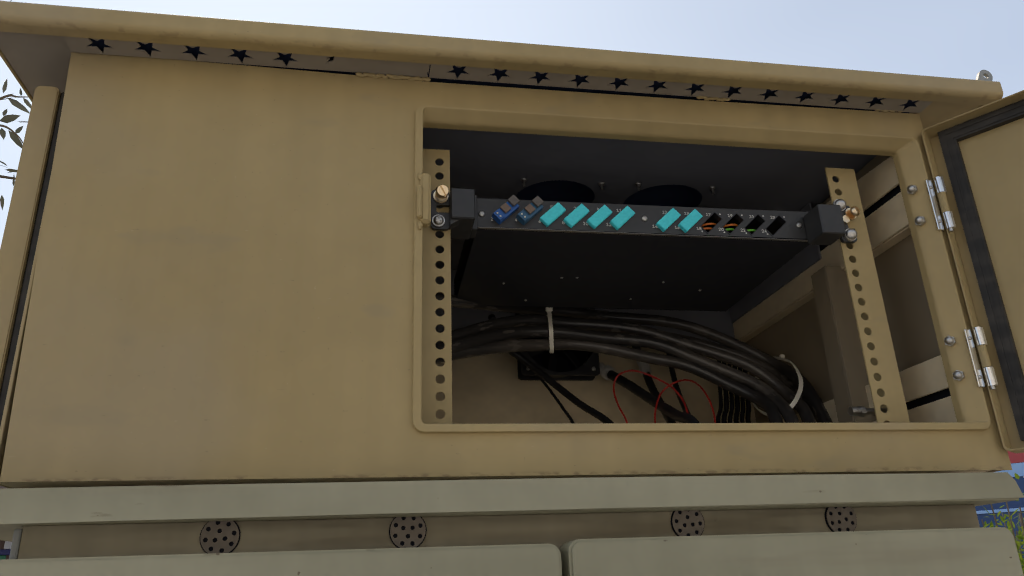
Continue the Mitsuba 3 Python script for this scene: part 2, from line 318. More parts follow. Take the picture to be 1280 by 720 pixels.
# roof
prof = [(.650 + .0, .5115)]
r0 = .0075
arc = [(.650 + r0 - r0 * math.cos(t), .5075 + r0 - r0 * math.sin(t)) for t in np.linspace(0, math.pi / 2, 8)]
arc2 = [(.650 + .004 - .004 * math.cos(t), .5305 - .004 + .004 * math.sin(t)) for t in np.linspace(0, math.pi / 2, 6)]
lip = Polygon(arc + [(.6685, .5078), (.6705, .5095), (.6705, .5262)] + [(.690, .5262), (.690, .5305)] + arc2[::-1])
rk = C + '__roof'
add(rk, cat(prism_x(lip, -.3765, .7035), rbox(-.3765, .7035, .6903, 1.262, .5262, .5303, .001),
            prism_x(Polygon([(1.2622, .5075), (1.2662, .5075), (1.2662, .5303), (1.2622, .5303)]), -.3765, .7035),
            rbox(-.3765, -.3735, .6708, 1.2618, .5150, .5260, .0006), rbox(.7005, .7035, .6708, 1.2618, .5150, .5260, .0006)) , 'tan_paint', 25)
for x0, x1, m_ in ((-.3733, -.3065, 'soffit_shade_paint'), (.6330, .7003, 'tan_paint')): add(rk + '__underside', rbox(x0, x1, .6708, 1.2618, .5165, .5180, .0003), m_, False)
def star(cx, cy, R):
    a = [math.pi / 2 + k * math.pi / 5 for k in range(10)]
    return Polygon([(cx + (R if k % 2 == 0 else R * .40) * math.cos(t), cy + (R if k % 2 == 0 else R * .40) * math.sin(t)) for k, t in enumerate(a)])
soff = sbox(-.3045, .6712, .6310, .6984)
for i in range(21):
    if i in (5, 6, 7): continue
    soff = soff.difference(star(.078 + (i - 8) * .04408, .6835, .0140))
soff = soff.difference(Polygon([(-.0585, .678), (-.049, .674), (-.051, .682), (-.058, .686), (-.054, .679)]))
soff = soff.difference(LineString([(.046, .690), (.0475, .6984), (.048, .677)]).buffer(.0006))
add(rk + '__soffit', prism_z(soff, .5125, .5137), 'soffit_shade_paint', False, label='strip under the eave punched with a row of stars')
add(rk + '__dark_sheet', rbox(-.3055, .6320, .6712, 1.2610, .5240, .5258, .0002), 'navy_hole_shade', False)  # navy sheet added so the star and fan holes look deep in shade
lug = LineString([(.7080, .5380), (.7190, .5600)]).buffer(.0088, quad_segs=10).difference(Point(.7190, .5600).buffer(.0036))
add(rk + '__lifting_lug', prism_y(lug, .680, .6845), 'steel_grey', 30)

# the open front door: a shallow tray hinged on the right jamb
A = math.radians(-54.6); U = np.array([math.cos(A), math.sin(A), 0]); V = np.array([-U[1], U[0], 0]); L = np.array([.5985, .6685, 0])
def indoor(m):
    m = m.copy(); v = m.vertices; m.vertices = (L + v[:, :1] * U + v[:, 1:2] * V + v[:, 2:] * [0, 0, 1]) * KD; return m
def kd(m): m = m.copy(); m.vertices = m.vertices * KD; return m
KD = 1.036                                                        # the hinge line stands at y = 0.69
W, D0, D1, d = .575, .1075, .4675, .0265
def frame_uz(o, i): return o.difference(i)
outer = rrect(0, D0, W, D1, .005); inner = rrect(.0018, D0 + .0018, W - .0018, D1 - .0018, .0035)
dkey = C + '__door'
add(dkey, cat(indoor(prism_y(outer, d - .002, d)), indoor(prism_y(outer.difference(inner), .0008, d - .0021)),
              indoor(prism_y(rrect(.0004, D0 + .0004, W - .0004, D1 - .0004, .0048).difference(rrect(.0014, D0 + .0014, W - .0014, D1 - .0014, .0038)), 0, .0008))), 'tan_paint', 30)
gk = sbox(.0125, D0 + .0105, W - .0125, D1 - .0022).difference(sbox(.0285, D0 + .0265, W - .0285, D1 - .0185))
gk2 = sbox(.0150, D0 + .0130, W - .0150, D1 - .0047).difference(sbox(.0190, D0 + .0170, W - .0190, D1 - .0087))
gk3 = sbox(.0222, D0 + .0200, W - .0222, D1 - .0118).difference(sbox(.0262, D0 + .0240, W - .0262, D1 - .0160))
add(dkey + '__gasket', cat(indoor(prism_y(gk, d - .0100, d - .0022)), indoor(prism_y(gk2, d - .0110, d - .0101)), indoor(prism_y(gk3, d - .0110, d - .0101))), 'gasket_rubber', False)
for z0, z1 in ((.343, .404), (.171, .2315)):                       # hinges
    hk = add(C + '__hinge', kd(cat(rbox(.5895, .5965, .6682, .6706, z0, z1, .0006), rbox(.6005, .6042, .6600, .6622, z0, z0 + .019, .0005), rbox(.6005, .6042, .6600, .6622, z1 - .019, z1, .0005))), 'chrome')
    for a, b in ((z0, z0 + .0185), (z1 - .0185, z1)): add(hk + '__knuckle', kd(cyl(.0038, (.6005, .6640, a), (.6005, .6640, b), 18)), 'chrome')
    add(hk + '__knuckle', kd(cyl(.0036, (.6005, .6640, z0 + .0190), (.6005, .6640, z1 - .0190), 18)), 'tan_paint', label='tan painted middle knuckle')
    add(hk + '__pin', kd(cyl(.0024, (.6005, .6640, z0 - .0035), (.6005, .6640, z0 - .0002), 12)), 'zinc')
    for a in (z0 + .010, z1 - .010): add(hk + '__screw', kd(pan_head((.5928, .6681, a), (0, -1, 0), .0020, .0012, 'cross')), 'zinc')

# ------------------------------------------------------------------ patch panel
K = thing('patch_panel', 'black rack mounted fibre patch panel with slanted numbered ports between the two rails', 'patch panel')
sx = []                                                            # ports, left to right: x and height of the centre
PORTS = [(.1365, .3890), (.1635, .3892), (.1900, .3884), (.2170, .3882), (.2437, .3881), (.2705, .3881), (.3250, .3882), (.3515, .3881), (.3780, .3880), (.4050, .3880), (.4320, .3880), (.4585, .3880)]
SL, SW = .0140, .0062                                              # half length and half width of a port, slanted at 43 degrees
def slant(x, z, a, b, ox=0, oz=0):
    return affinity.translate(affinity.rotate(sbox(-a + ox, -b + oz, a + ox, b + oz), 43, origin=(0, 0)), x, z)
face = Polygon([(.1050, .3710), (.5040, .3725), (.5040, .4080), (.1050, .4055)])
for x, z in PORTS: face = face.difference(slant(x, z, SL, SW))
add(K + '__faceplate', prism_y(face, .7640, .7655), 'black_metal', False)
add(K + '__tray', cat(rbox(.1052, .5038, .7658, 1.010, .3700, .3715, .0004), rbox(.1052, .5038, .7658, 1.010, .4065, .4078, .0004)), 'chassis_black', False)
add(K + '__bottom_lip', rbox(.1050, .5040, .7618, .7660, .3694, .3699, .0002), 'zinc', False, label='thin bright lower edge')
add(K + '__back_plate', rbox(.1052, .5038, 1.0105, 1.0120, .3700, .4078, .0004), 'void_black', False)
for i, (x, z) in enumerate(PORTS):
    if i < 2:
        ak = add(K + '__adapter', cat(prism_y(slant(x, z, .0150, .0062), .7560, .7720), prism_y(slant(x, z, .0035, .0055, -.0118, 0), .7525, .7558)), ('blue_plastic', 'teal_plastic')[i], 30, label=('bright blue duplex adapter', 'dark teal duplex adapter')[i])
        add(ak + '__cap', cat(prism_y(slant(x, z, .0042, .0045, .0002, .0014), .7530, .7557)), 'brown_plastic', 30)
        add(ak + '__cap', cat(prism_y(slant(x, z, .0046, .0048, .0132, .0020), .7520, .7557)), 'smoke_plastic', 30)
        for oz in (-.0024, .0024):
            c = affinity.rotate(Point(-.0120, oz), 43, origin=(0, 0)); add(ak + '__pin', cyl(.0011, (x + c.x, .7515, z + c.y), (x + c.x, .7560, z + c.y), 10), 'white_print')
    elif i < 8:
        a = affinity.rotate(affinity.translate(rrect(-.0150, -.0063, .0150, .0063, .0008), 0, 0), 43, origin=(0, 0))
        b = affinity.rotate(rrect(-.0144, -.0057, .0144, .0057, .0008), 43, origin=(0, 0))
        add(K + '__dust_cap', cat(prism_y(affinity.translate(a, x, z), .7592, .7720), prism_y(affinity.translate(b, x, z), .7584, .7591)), 'turquoise', 30)
    else:
        fr = slant(x, z, SL + .0004, SW + .0004).difference(slant(x, z, SL - .0006, SW - .0006))
        pk = add(K + '__open_port', prism_y(fr, .7632, .7720), 'black_plastic', False)
        cols = [('orange_fibre', 'orange_fibre', 'white_print'), ('orange_fibre', 'green_fibre', 'red_wire'), (None, 'green_fibre', None), ()][i - 8]
        for q, c in enumerate(cols):
            if c is None: continue
            zz = z + .0020 - .0062 * q; xx = x + .001 - .0045 * q
            pts = spline([(xx - .020, .786, zz - .002), (xx - .006, .7735, zz - .0004), (xx + .006, .7725, zz + .0010), (xx + .018, .786, zz + .0035)], 6)
            add(pk + '__fibre', tube(pts, .0013 if q < 2 else .0009, 8), c)
        for q in (-1, 1):
            c = affinity.rotate(Point(q * (SL + .0030), 0), 43, origin=(0, 0))
            add(pk + '__rivet', cyl(.0010, (x + c.x, .7636, z + c.y), (x + c.x, .7640, z + c.y), 10), 'grey_tape')
def number(t, x, z, h=.0037):
    m = meshkit.text_mesh(t, h, .0003, bold=True); w = m.bounds[1, 0]
    v = m.vertices; m.vertices = np.c_[x - w / 2 + v[:, 0], .7639 - v[:, 2], z + v[:, 1]]
    add(K + '__number', m, 'white_print', False)
for i, (x, z) in enumerate(PORTS):
    if i >= 2: number(str(2 * i + 1), x - .0005 - (.002 if i > 4 else 0), z + .0085)
    number(str(2 * i + 2), x - .0150 - (.0012 if i > 3 else 0), z - .0098)
for x, z in ((.1105, .3865), (.2975, .3895), (.4880, .3895)): add(K + '__screw', pan_head((x, .7638, z), (0, -1, 0), .0036, .0022, 'cross'), 'zinc')
for x, y in ((.231, .900), (.369, .905), (.160, .925), (.430, .930), (.200, .985), (.345, .97), (.251, .898)): add(K + '__screw', pan_head((x, y, .3699), (0, 0, -1), .0019, .0012), 'zinc')
# brackets holding the panel on the rails
bl = cat(rbox(.0730, .0985, .7260, .7800, .3620, .3970, .0012), rbox(.0985, .1048, .7560, .7800, .3640, .4060, .0008),
         prism_y(rrect(.0535, .3550, .0728, .4005, .004).difference(rrect(.0590, .3740, .080, .3830, .002)), .7395, .7440), prism_y(Polygon([(.0728, .356), (.0728, .374), (.083, .372), (.083, .362)]), .7300, .7440))
kb = add(K + '__bracket', bl, 'black_metal', 30)
add(kb + '__screw', cat(pan_head((.0640, .7352, .3935), (.05, -1, -.12), .0066, .0110, 'slot', True), cyl(.0080, (.0635, .7394, .3925), (.0635, .7372, .3925), 20)), 'brass', label='brass coloured slotted thumb screw')
add(kb + '__screw', cat(pan_head((.0610, .7372, .3635), (0, -1, 0), .0054, .0036, 'cross'), cyl(.0068, (.0610, .7394, .3635), (.0610, .7373, .3635), 20)), 'zinc')
add(kb + '__spacer', cyl(.0055, (.0635, .7371, .3905), (.0635, .7352, .3905), 16), 'zinc')
br = cat(rbox(.4945, .5235, .7290, .7630, .3640, .4010, .0012), prism_y(rrect(.5240, .3590, .5425, .4060, .004).difference(rrect(.5345, .3760, .56, .3890, .002)), .7395, .7440))
kb = add(K + '__bracket', br, 'black_metal', 30)
for x, z in ((.5275, .4045), (.5335, .3668)):
    add(kb + '__screw', cat(pan_head((x, .7362, z), (-.15, -1, -.1), .0066, .0045), cyl(.0076, (x, .7394, z), (x, .7364, z), 20)), 'zinc')
add(kb + '__screw', cat(pan_head((.5415, .7330, .3945), (.25, -1, .1), .0062, .0052, 'slot'), cyl(.0072, (.5405, .7394, .3945), (.5405, .7372, .3945), 18)), 'brass')
add(kb + '__nut', cyl(.0052, (.5315, .7360, .3865), (.5315, .7394, .3865), 6), 'brass')

# ------------------------------------------------------------------ cables in the cabinet
COIL = [[(-.06, .90, .330), (.02, .95, .356), (.120, 1.000, .370), (.183, 1.04, .381), (.242, 1.069, .387), (.301, 1.089, .390), (.352, 1.099, .390), (.458, 1.099, .379), (.545, 1.089, .348), (.599, 1.069, .308), (.601, 1.000, .256), (.598, .960, .200), (.58, .93, .14)],
        [(-.03, .88, .235), (.04, .91, .272), (.094, .950, .304), (.149, .990, .333), (.203, 1.019, .351), (.253, 1.039, .358), (.322, 1.049, .357), (.401, 1.049, .346), (.464, 1.039, .323), (.533, 1.019, .287), (.568, .990, .242), (.566, .950, .202), (.55, .92, .14)],
        [(-.02, .86, .215), (.04, .89, .252), (.092, .930, .284), (.146, .970, .312), (.199, .999, .328), (.263, 1.019, .335), (.331, 1.029, .332), (.396, 1.029, .323), (.453, 1.019, .300), (.507, .999, .266), (.533, .970, .234), (.531, .930, .196), (.52, .90, .13)],
        [(-.02, .87, .222), (.04, .90, .255), (.093, .940, .279), (.170, .980, .301), (.213, 1.009, .314), (.268, 1.029, .322), (.333, 1.039, .317), (.398, 1.039, .306), (.433, 1.029, .293), (.478, 1.009, .267), (.519, .980, .231), (.516, .940, .195), (.50, .91, .13)]]
COIL.append([(.30, 1.120, .378), (.40, 1.122, .372), (.50, 1.11, .350)] + [(.570, 1.085, .318), (.603, 1.05, .275), (.605, 1.00, .228), (.603, .965, .185), (.58, .94, .13)])
names = ['topmost thick black cable of the tied coil, set apart on the left', 'second thick black cable from the top of the tied coil', 'third thick black cable from the top of the tied coil', 'lowest thick black cable of the tied coil, above the fan', 'thick black cable at the outer right bend of the tied coil']
paths = []
for pts, nm in zip(COIL, names):
    s = spline(pts, 14); s = s + .0012 * np.c_[np.zeros(len(s)), np.sin(np.arange(len(s)) * .21 + len(nm)), np.cos(np.arange(len(s)) * .17 + len(nm))]
    paths.append(s); add('thick_cable', tube(s, .0083, 16), 'cable_jacket', True, uv=tube_uv(s, 16, len(nm)), label=nm, category='cable', group='thick black cables tied into a coil')

def cable_tie(center, tangent, which, label, head_angle, tail=.02):
    t = np.array(tangent, float); t /= np.linalg.norm(t)
    e1 = np.cross(t, [0, 1, 0]); e1 /= np.linalg.norm(e1)
    if e1[2] < 0: e1 = -e1
    e2 = np.cross(t, e1)
    if e2[1] < 0: e2 = -e2
    cs = []
    for k in which:
        s = paths[k]; f = (s - center) @ t; i = np.where((f[:-1] <= 0) & (f[1:] > 0))[0]
        if len(i):
            i = i[np.argmin(np.linalg.norm(s[i] - center, axis=1))]; q = s[i] + (s[i + 1] - s[i]) * (-f[i] / (f[i + 1] - f[i])) - center
            cs.append(Point(q @ e2, q @ e1).buffer(.0108))
    hull = union_all(cs).convex_hull.buffer(.0006)
    ringp = hull.exterior; n = 72
    q = np.array([ringp.interpolate(i / n, normalized=True).coords[0] for i in range(n)])
    c = q.mean(0); V, F = [], []
    for i in range(n):
        o = q[i] - c; o = o / np.linalg.norm(o)
        for s, w in ((-1, 0), (1, 0), (1, .0013), (-1, .0013)):
            uv = q[i] + o * w; V.append(center + e2 * uv[0] + e1 * uv[1] + t * s * .0029)
    for i in range(n):
        j = (i + 1) % n
        for k in range(4):
            a, b, cc, dd = i * 4 + k, i * 4 + (k + 1) % 4, j * 4 + (k + 1) % 4, j * 4 + k
            F += [[a, b, cc], [a, cc, dd]]
    band = trimesh.Trimesh(np.array(V), np.array(F)); band.fix_normals()
    key = thing('cable_tie', label, 'cable tie', 'white cable ties round the coil')
    add(key + '__strap', band, 'tie_nylon', 30)
    ang = np.arctan2(q[:, 1] - c[1], q[:, 0] - c[0]); i = np.argmin(np.abs(np.angle(np.exp(1j * (ang - head_angle)))))
    o = q[i] - c; o /= np.linalg.norm(o); hp = center + e2 * q[i][0] + e1 * q[i][1]; od = e2 * o[0] + e1 * o[1]
    hd = rbox(-.0050, .0050, -.0042, .0042, 0, .0075, .001); M = np.eye(4); M[:3, 0] = t; M[:3, 2] = od; M[:3, 1] = np.cross(od, t); M[:3, 3] = hp
    hd.apply_transform(M); add(key + '__head', hd, 'tie_nylon', 30)
    tl = rbox(-.0018, .0018, -.0005, .0005, .0060, .0060 + tail, .0002); tl.apply_transform(M); add(key + '__tail', tl, 'tie_nylon', 30)
cable_tie(np.array([.243, 1.030, .352]), (1, -.20, 0), (0, 1, 2, 3), 'white cable tie round the middle of the coil, its knobbed head on top', 1.9, .004)
def strap(pts, t, label):                                          # a strap laid through points round the bundle, its width along t
    p = spline(list(pts) + [pts[0]], 8)[:-1]; n = len(p); t = np.array(t, float) / np.linalg.norm(t); c = p.mean(0)
    tan = np.roll(p, -1, 0) - np.roll(p, 1, 0); V, F = [], []
    for i in range(n):
        o = np.cross(tan[i], t); o /= np.linalg.norm(o)
        if o @ (p[i] - c) < 0: o = -o
        w = np.cross(o, tan[i]); w /= np.linalg.norm(w)
        if w @ t < 0: w = -w
        for s_, h in ((-1, 0), (1, 0), (1, .0014), (-1, .0014)): V.append(p[i] + w * s_ * .0028 + o * h)
    for i in range(n):
        j = (i + 1) % n
        for k in range(4):
            a, b, cc, dd = i * 4 + k, i * 4 + (k + 1) % 4, j * 4 + (k + 1) % 4, j * 4 + k; F += [[a, b, cc], [a, cc, dd]]
    m = trimesh.Trimesh(np.array(V), np.array(F)); m.fix_normals()
    key = thing('cable_tie', label, 'cable tie', 'white cable ties round the coil')
    add(key + '__strap', m, 'tie_nylon', 30)
    hd = rbox(-.0035, .0035, -.0030, .0030, -.0030, .0030, .001); hd.apply_translation(p[0] + [0, -.003, .003]); add(key + '__head', hd, 'tie_nylon', 30)
TIE2 = [(0.59, 1.03, 0.304), (0.579, 0.985, 0.284), (0.569, 0.955, 0.258), (0.562, 0.945, 0.24), (0.548, 0.938, 0.221), (0.536, 0.94, 0.209), (0.523, 0.95, 0.204), (0.522, 0.975, 0.211), (0.533, 1.02, 0.231), (0.551, 1.06, 0.262), (0.59, 1.1, 0.303), (0.603, 1.08, 0.318)]
strap(TIE2, (.5, -.3, -.8), 'white cable tie bowed round the right end of the coil')

def sc(pts, k): return [tuple(np.array(p) * k) for p in pts]
def wire(key, pts, r, mat, label, cat_, grp=None, k=12):
    lab = dict(label=label, category=cat_)
    if grp: lab['group'] = grp
    return add(key, tube(spline(pts, 10), r, k), mat, True, **lab)
wire('power_cable', sc([(.17, 1.10, .385), (.2, 1.16, .359), (.233, 1.175, .339), (.272, 1.16, .3), (.303, 1.12, .257), (.331, 1.06, .212), (.345, .99, .14)], .97), .0052, 'cable_black', 'black cable slanting down to the right in front of the fan', 'cable')
wire('thin_cable', sc([(.245, 1.24, .375), (.261, 1.24, .342), (.282, 1.22, .302), (.288, 1.16, .257), (.287, 1.1, .22), (.28, 1.02, .15)], .94), .0022, 'cable_black', 'thin black wire falling from the left of the fan', 'wire')
cd = [(.387, 1.25, .343), (.408, 1.2, .308), (.428, 1.15, .27), (.436, 1.08, .232), (.429, 1.0, .2), (.41, .94, .13)]
ck = thing('taped_cable', 'thick black cable with a crumpled grey taped end beside the fan', 'cable')
s = spline(sc(cd, .94), 10); add(ck + '__jacket', tube(s, .0072, 14), 'cable_black', True)
s2 = spline(sc([(.360, 1.262, .357), (.374, 1.258, .352), (.388, 1.25, .3425), (.393, 1.238, .335)], .94), 8)
add(ck + '__tape_end', tube(s2, .0098 + .0022 * np.sin(np.arange(len(s2)) * 1.3), 14), 'grey_tape', 60, label='crumpled grey tape end')
ck = thing('tagged_cable', 'black cable with a grey paper tag below the coil, left of the plain strap cable', 'cable')
cl = sc([(.462, 1.3, .412), (.466, 1.3, .394), (.473, 1.3, .371), (.479, 1.28, .322), (.475, 1.22, .267), (.458, 1.15, .226), (.44, 1.08, .15)], .9)
s = spline(cl, 10); add(ck + '__jacket', tube(s, .0062, 14), 'cable_black', True)
s2 = spline(sc([(.468, 1.297, .388), (.471, 1.297, .378), (.474, 1.294, .362), (.4755, 1.292, .352)], .9), 8)
add(ck + '__tag', tube(s2, .0088, 10), 'grey_tape', 30, label='grey wrapped tag')
wire('strap_cable', sc([(.525, 1.3, .41), (.526, 1.3, .387), (.528, 1.3, .357), (.526, 1.28, .315), (.512, 1.22, .267), (.49, 1.15, .226), (.47, 1.08, .15)], .9), .0044, 'cable_black', 'black cable hanging straight down right of the tagged cable', 'cable')
wire('red_wire', [(.352, 1.03, .15), (.351, 1.05, .212), (.346, 1.07, .245), (.345, 1.08, .271), (.353, 1.08, .290), (.373, 1.08, .298), (.395, 1.08, .294), (.414, 1.07, .281), (.427, 1.06, .268), (.436, 1.05, .249), (.437, 1.04, .231), (.435, 1.03, .208), (.43, 1.02, .15)], .0013, 'red_wire', 'left loop of thin red wire under the coil', 'wire')
wire('red_wire', [(.38, 1.02, .15), (.388, 1.04, .210), (.396, 1.05, .237), (.411, 1.06, .261), (.432, 1.06, .275), (.453, 1.06, .279), (.469, 1.06, .271), (.475, 1.05, .253), (.476, 1.04, .233), (.473, 1.03, .208), (.465, 1.02, .15)], .0013, 'red_wire', 'right loop of thin red wire under the coil', 'wire')
for i in range(6):
    o = i * .0102
    wire('hanging_wire', sc([(.612 + o, 1.283, .375), (.606 + o, 1.28, .342), (.600 + o, 1.27, .310), (.583 + o, 1.24, .278), (.556 + o * 1.05, 1.2, .240), (.53 + o, 1.12, .15)], .9), .0031 + .0006 * (i % 2), 'cable_black', ('leftmost', 'second', 'third', 'fourth', 'fifth', 'rightmost')[i] + ' thin black wire of the bunch hanging below the right of the coil', 'wire', 'thin black wires hanging in a bunch')

# exhaust fan on the back wall, half hidden by the coil
F = thing('cooling_fan', 'square black axial fan fixed on the back wall behind the coil', 'fan')
fx, fz, fw = .2875, .3750, .0630
fr = rrect(fx - fw, fz - fw, fx + fw, fz + fw, .006).difference(Point(fx, fz).buffer(fw * .93, quad_segs=14))
inn = Point(fx, fz).buffer(fw * .97, quad_segs=14).difference(Point(fx, fz).buffer(fw * .93, quad_segs=14))
corners = rrect(fx - fw, fz - fw, fx + fw, fz + fw, .006).difference(Point(fx, fz).buffer(fw * .975, quad_segs=14))
add(F + '__frame', cat(prism_y(fr, 1.1600, 1.1640), prism_y(fr, 1.1900, 1.1940), prism_y(inn, 1.1641, 1.1899)), 'black_plastic', 30)
add(F + '__back', prism_y(Point(fx, fz).buffer(fw * .925, quad_segs=14), 1.1930, 1.1938), 'void_black', False)
add(F + '__hub', lathe([(0, 0), (.020, 0), (.022, -.002), (.022, -.022), (0, -.022)], (fx, 1.165, fz), (0, -1, 0), 28), 'black_plastic')
for k in range(7):
    a = 2 * math.pi * k / 7; b = rbox(.021, .056, -.009, .009, -.0008, .0008, .0004)
    b.apply_transform(trimesh.transformations.rotation_matrix(.6, [1, 0, 0])); b.vertices = np.c_[b.vertices[:, 0], b.vertices[:, 2], b.vertices[:, 1]]; b.invert()
    b.apply_transform(trimesh.transformations.rotation_matrix(a, [0, 1, 0])); b.apply_translation((fx, 1.176, fz)); add(F + '__blade', b, 'black_plastic')
for sx_ in (-1, 1):
    for sz_ in (-1, 1): add(F + '__screw', pan_head((fx + sx_ * .0525, 1.1598, fz + sz_ * .0525), (0, -1, 0), .0038, .002, 'cross'), 'zinc')

# ------------------------------------------------------------------ lower cabinet
B = thing('base_cabinet', 'greyish green lower cabinet with a sloping drip ledge, round vents and two doors', 'cabinet')
add(B + '__body', rbox(-.271, .579, .700, 1.15, -H + .12, .0620, .0006), 'grimy_paint', 30)
add(B + '__plinth', rbox(-.30, .61, .69, 1.18, -H, -H + .1195, .004), 'concrete', 30)
add(B + '__corner_trim', rbox(-.2765, -.2712, .6985, .720, -H + .12, .0600, .001), 'steel_grey', 30, label='bare grey corner edge')
# ledge: a drip rim with sloped ends
xs = np.linspace(-.345, .592, 40)
top = .0864 + .0022 * np.clip((xs + .3) / .45, 0, 1) - .001 * np.clip((xs - .25) / .35, 0, 1) + (meshkit.fbm(np.c_[xs * 4, xs * 0, xs * 0], 3) - .5) * .0012
bot = .0602 + .0030 * np.clip((xs + .3) / .6, 0, 1) + (meshkit.fbm(np.c_[xs * 5, xs * 0 + 4, xs * 0], 3) - .5) * .0014
led = Polygon(list(zip(xs, top)) + [(.5985, .0795), (.6035, .0640)] + list(zip(xs, bot))[::-1])
V0 = prism_y(led, .6640, .6665)
add(B + '__ledge', cat(V0, rbox(-.345, .592, .6667, 1.20, .0815, .0848, .001), rbox(-.344, .600, .6667, 1.20, .0622, .0645, .0006), rbox(.590, .5985, .6667, 1.20, .0646, .0795, .001)), 'olive_paint', 25)
for x, zc in ((-.121, .0500), (.031, .0508), (.282, .0518), (.4335, .0520)):
    vr = .0150; k = B + '__vent'
    disc = Point(x, zc).buffer(vr, quad_segs=12)
    ringv = Point(x, zc).buffer(vr + .0012, quad_segs=12).difference(Point(x, zc).buffer(vr, quad_segs=12))
    rot = rng.random() * 6
    holes = [Point(x + math.cos(rot + 2 * math.pi * q / 3) * .0045, zc + math.sin(rot + 2 * math.pi * q / 3) * .0045) for q in range(3)] + [Point(x + math.cos(rot + .35 + 2 * math.pi * q / 8) * .0112, zc + math.sin(rot + .35 + 2 * math.pi * q / 8) * .0112) for q in range(8)]
    for hh in holes: disc = disc.difference(hh.buffer(.00185, quad_segs=5))
    vk = add(k, prism_y(disc, .6972, .6982), 'vent_metal', False, label='round vent plate with drilled holes')
    add(vk + '__backing', prism_y(Point(x, zc).buffer(vr + .0008, quad_segs=12), .6984, .6996), 'void_black', False)
for x0, x1, zt in ((-.31, .1545, .0352), (.1610, .5800, .0380)):
    dz = 0.0012
    dp = rrect(x0, -1.22, x1, zt, .010)
    dp2 = dp.buffer(-.0025)
    add(B + '__door', cat(prism_y(dp, .6625, .6980), prism_y(dp2, .6600, .6624)), 'olive_paint', 35)
    # the chamfer between the face and the rim
add(B + '__door_gap', rbox(.1548, .1608, .6900, .6985, -1.2, .0200, .0005), 'void_black', False)

# ------------------------------------------------------------------ what stands around
def leaf_quad(c, d, n, l, w):                                      # lance-shaped folded leaf of 6 triangles
    d = d / np.linalg.norm(d); s = np.cross(d, n); s /= np.linalg.norm(s); u = np.cross(s, d)
    v = np.array([c, c + d * l * .3 + s * w - u * w * .25, c + d * l * .3 - s * w - u * w * .25, c + d * l * .65 + s * w * .8 - u * w * .5, c + d * l * .65 - s * w * .8 - u * w * .5, c + d * l - u * w * 1.0, c + d * l * .3, c + d * l * .65 - u * w * .3])
    f = np.array([[0, 6, 1], [0, 2, 6], [1, 6, 7], [1, 7, 3], [6, 2, 4], [6, 4, 7], [3, 7, 5], [7, 4, 5]]); return v, f
def leaves(lst):
    V, Fc, o = [], [], 0
    for a in lst:
        v, f = leaf_quad(*a); V.append(v); Fc.append(f + o); o += len(v)
    return trimesh.Trimesh(np.vstack(V), np.vstack(Fc), process=False)
TR = thing('olive_tree', 'small grey leaved tree whose twigs reach past the left edge of the roof', 'tree')
base = np.array([-1.75, 2.35, -H])
tp = spline([base, base + [.05, -.02, .8], base + [.02, .05, 1.6], base + [.12, -.03, 2.3], base + [.1, -.05, 3.1]], 8)
add(TR + '__trunk', tube(tp, np.linspace(.07, .02, len(tp)), 12), 'bark', True)
lv = []
for k in range(26):
    h = 1.5 + 1.7 * (k / 26); a = k * 2.4; st = base + np.array([.08, -.02, h]); R_ = .75 - .25 * abs(k / 26 - .4)
    e = st + np.array([math.cos(a) * R_, math.sin(a) * R_, .35 + .2 * rng.random()])
    if e[0] > -1.15: e[0] = -1.15 - .1 * rng.random()
    mid = (st + e) / 2 + [0, 0, .08]; s = spline([st, mid, e], 7)
    add(TR + '__branch', tube(s, np.linspace(.014, .003, len(s)), 7), 'bark', True)
    for q in range(46):
        p = s[int(len(s) * (.3 + .69 * rng.random()))] + rng.normal(0, .045, 3)
        dv = (e - st) / R_ + rng.normal(0, .8, 3); lv.append((p, dv, np.array([0, 0, 1]) + rng.normal(0, .4, 3), .045 + .02 * rng.random(), .0065))
add(TR + '__crown', leaves(lv), 'leaf_olive', False, kind='stuff')
tw = [[(-1.62, 2.30, 1.02), (-1.25, 2.02, 1.12), (-1.0, 1.84, 1.14), (-.905, 1.782, 1.163), (-.880, 1.795, 1.174), (-.852, 1.809, 1.186)],
      [(-1.62, 2.30, .95), (-1.25, 2.0, 1.06), (-1.0, 1.82, 1.075), (-.905, 1.784, 1.084), (-.868, 1.800, 1.070), (-.846, 1.812, 1.040)]]
for s in tw: add(TR + '__twig', tube(spline(s, 6), np.linspace(.006, .0009, 6 * (len(s) - 1) + 1), 7), 'bark', True)
view = np.array([-.45, .89, .55])
HAND = [((-.909, 1.781, 1.172), (.002, 0, .046), .046, .0045), ((-.900, 1.785, 1.164), (.042, .02, -.020), .060, .0085), ((-.912, 1.780, 1.160), (-.05, 0, -.02), .05, .008),
        ((-.876, 1.797, 1.178), (-.004, 0, .026), .026, .0035), ((-.872, 1.799, 1.176), (.018, .01, -.022), .036, .0050), ((-.905, 1.783, 1.165), (.02, .01, .014), .022, .004),
        ((-.905, 1.784, 1.096), (.036, .018, .026), .052, .0100), ((-.900, 1.786, 1.112), (.004, 0, .020), .024, .0045), ((-.885, 1.793, 1.078), (.030, .015, -.036), .058, .0075),
        ((-.898, 1.788, 1.080), (.010, 0, -.026), .030, .007), ((-.872, 1.799, 1.072), (.014, .005, .030), .032, .005), ((-.905, 1.783, 1.070), (.0, 0, -.045), .045, .006), ((-.93, 1.775, 1.10), (-.02, 0, .04), .05, .008), ((-.94, 1.77, 1.07), (-.03, 0, -.04), .05, .008)]
for c, dv, l, w in HAND:
    v, f = leaf_quad(np.array(c), np.array(dv, float), -view + rng.normal(0, .45, 3), l, w)
    add(TR + '__crown__leaf', trimesh.Trimesh(v, f, process=False), 'leaf_olive', False)
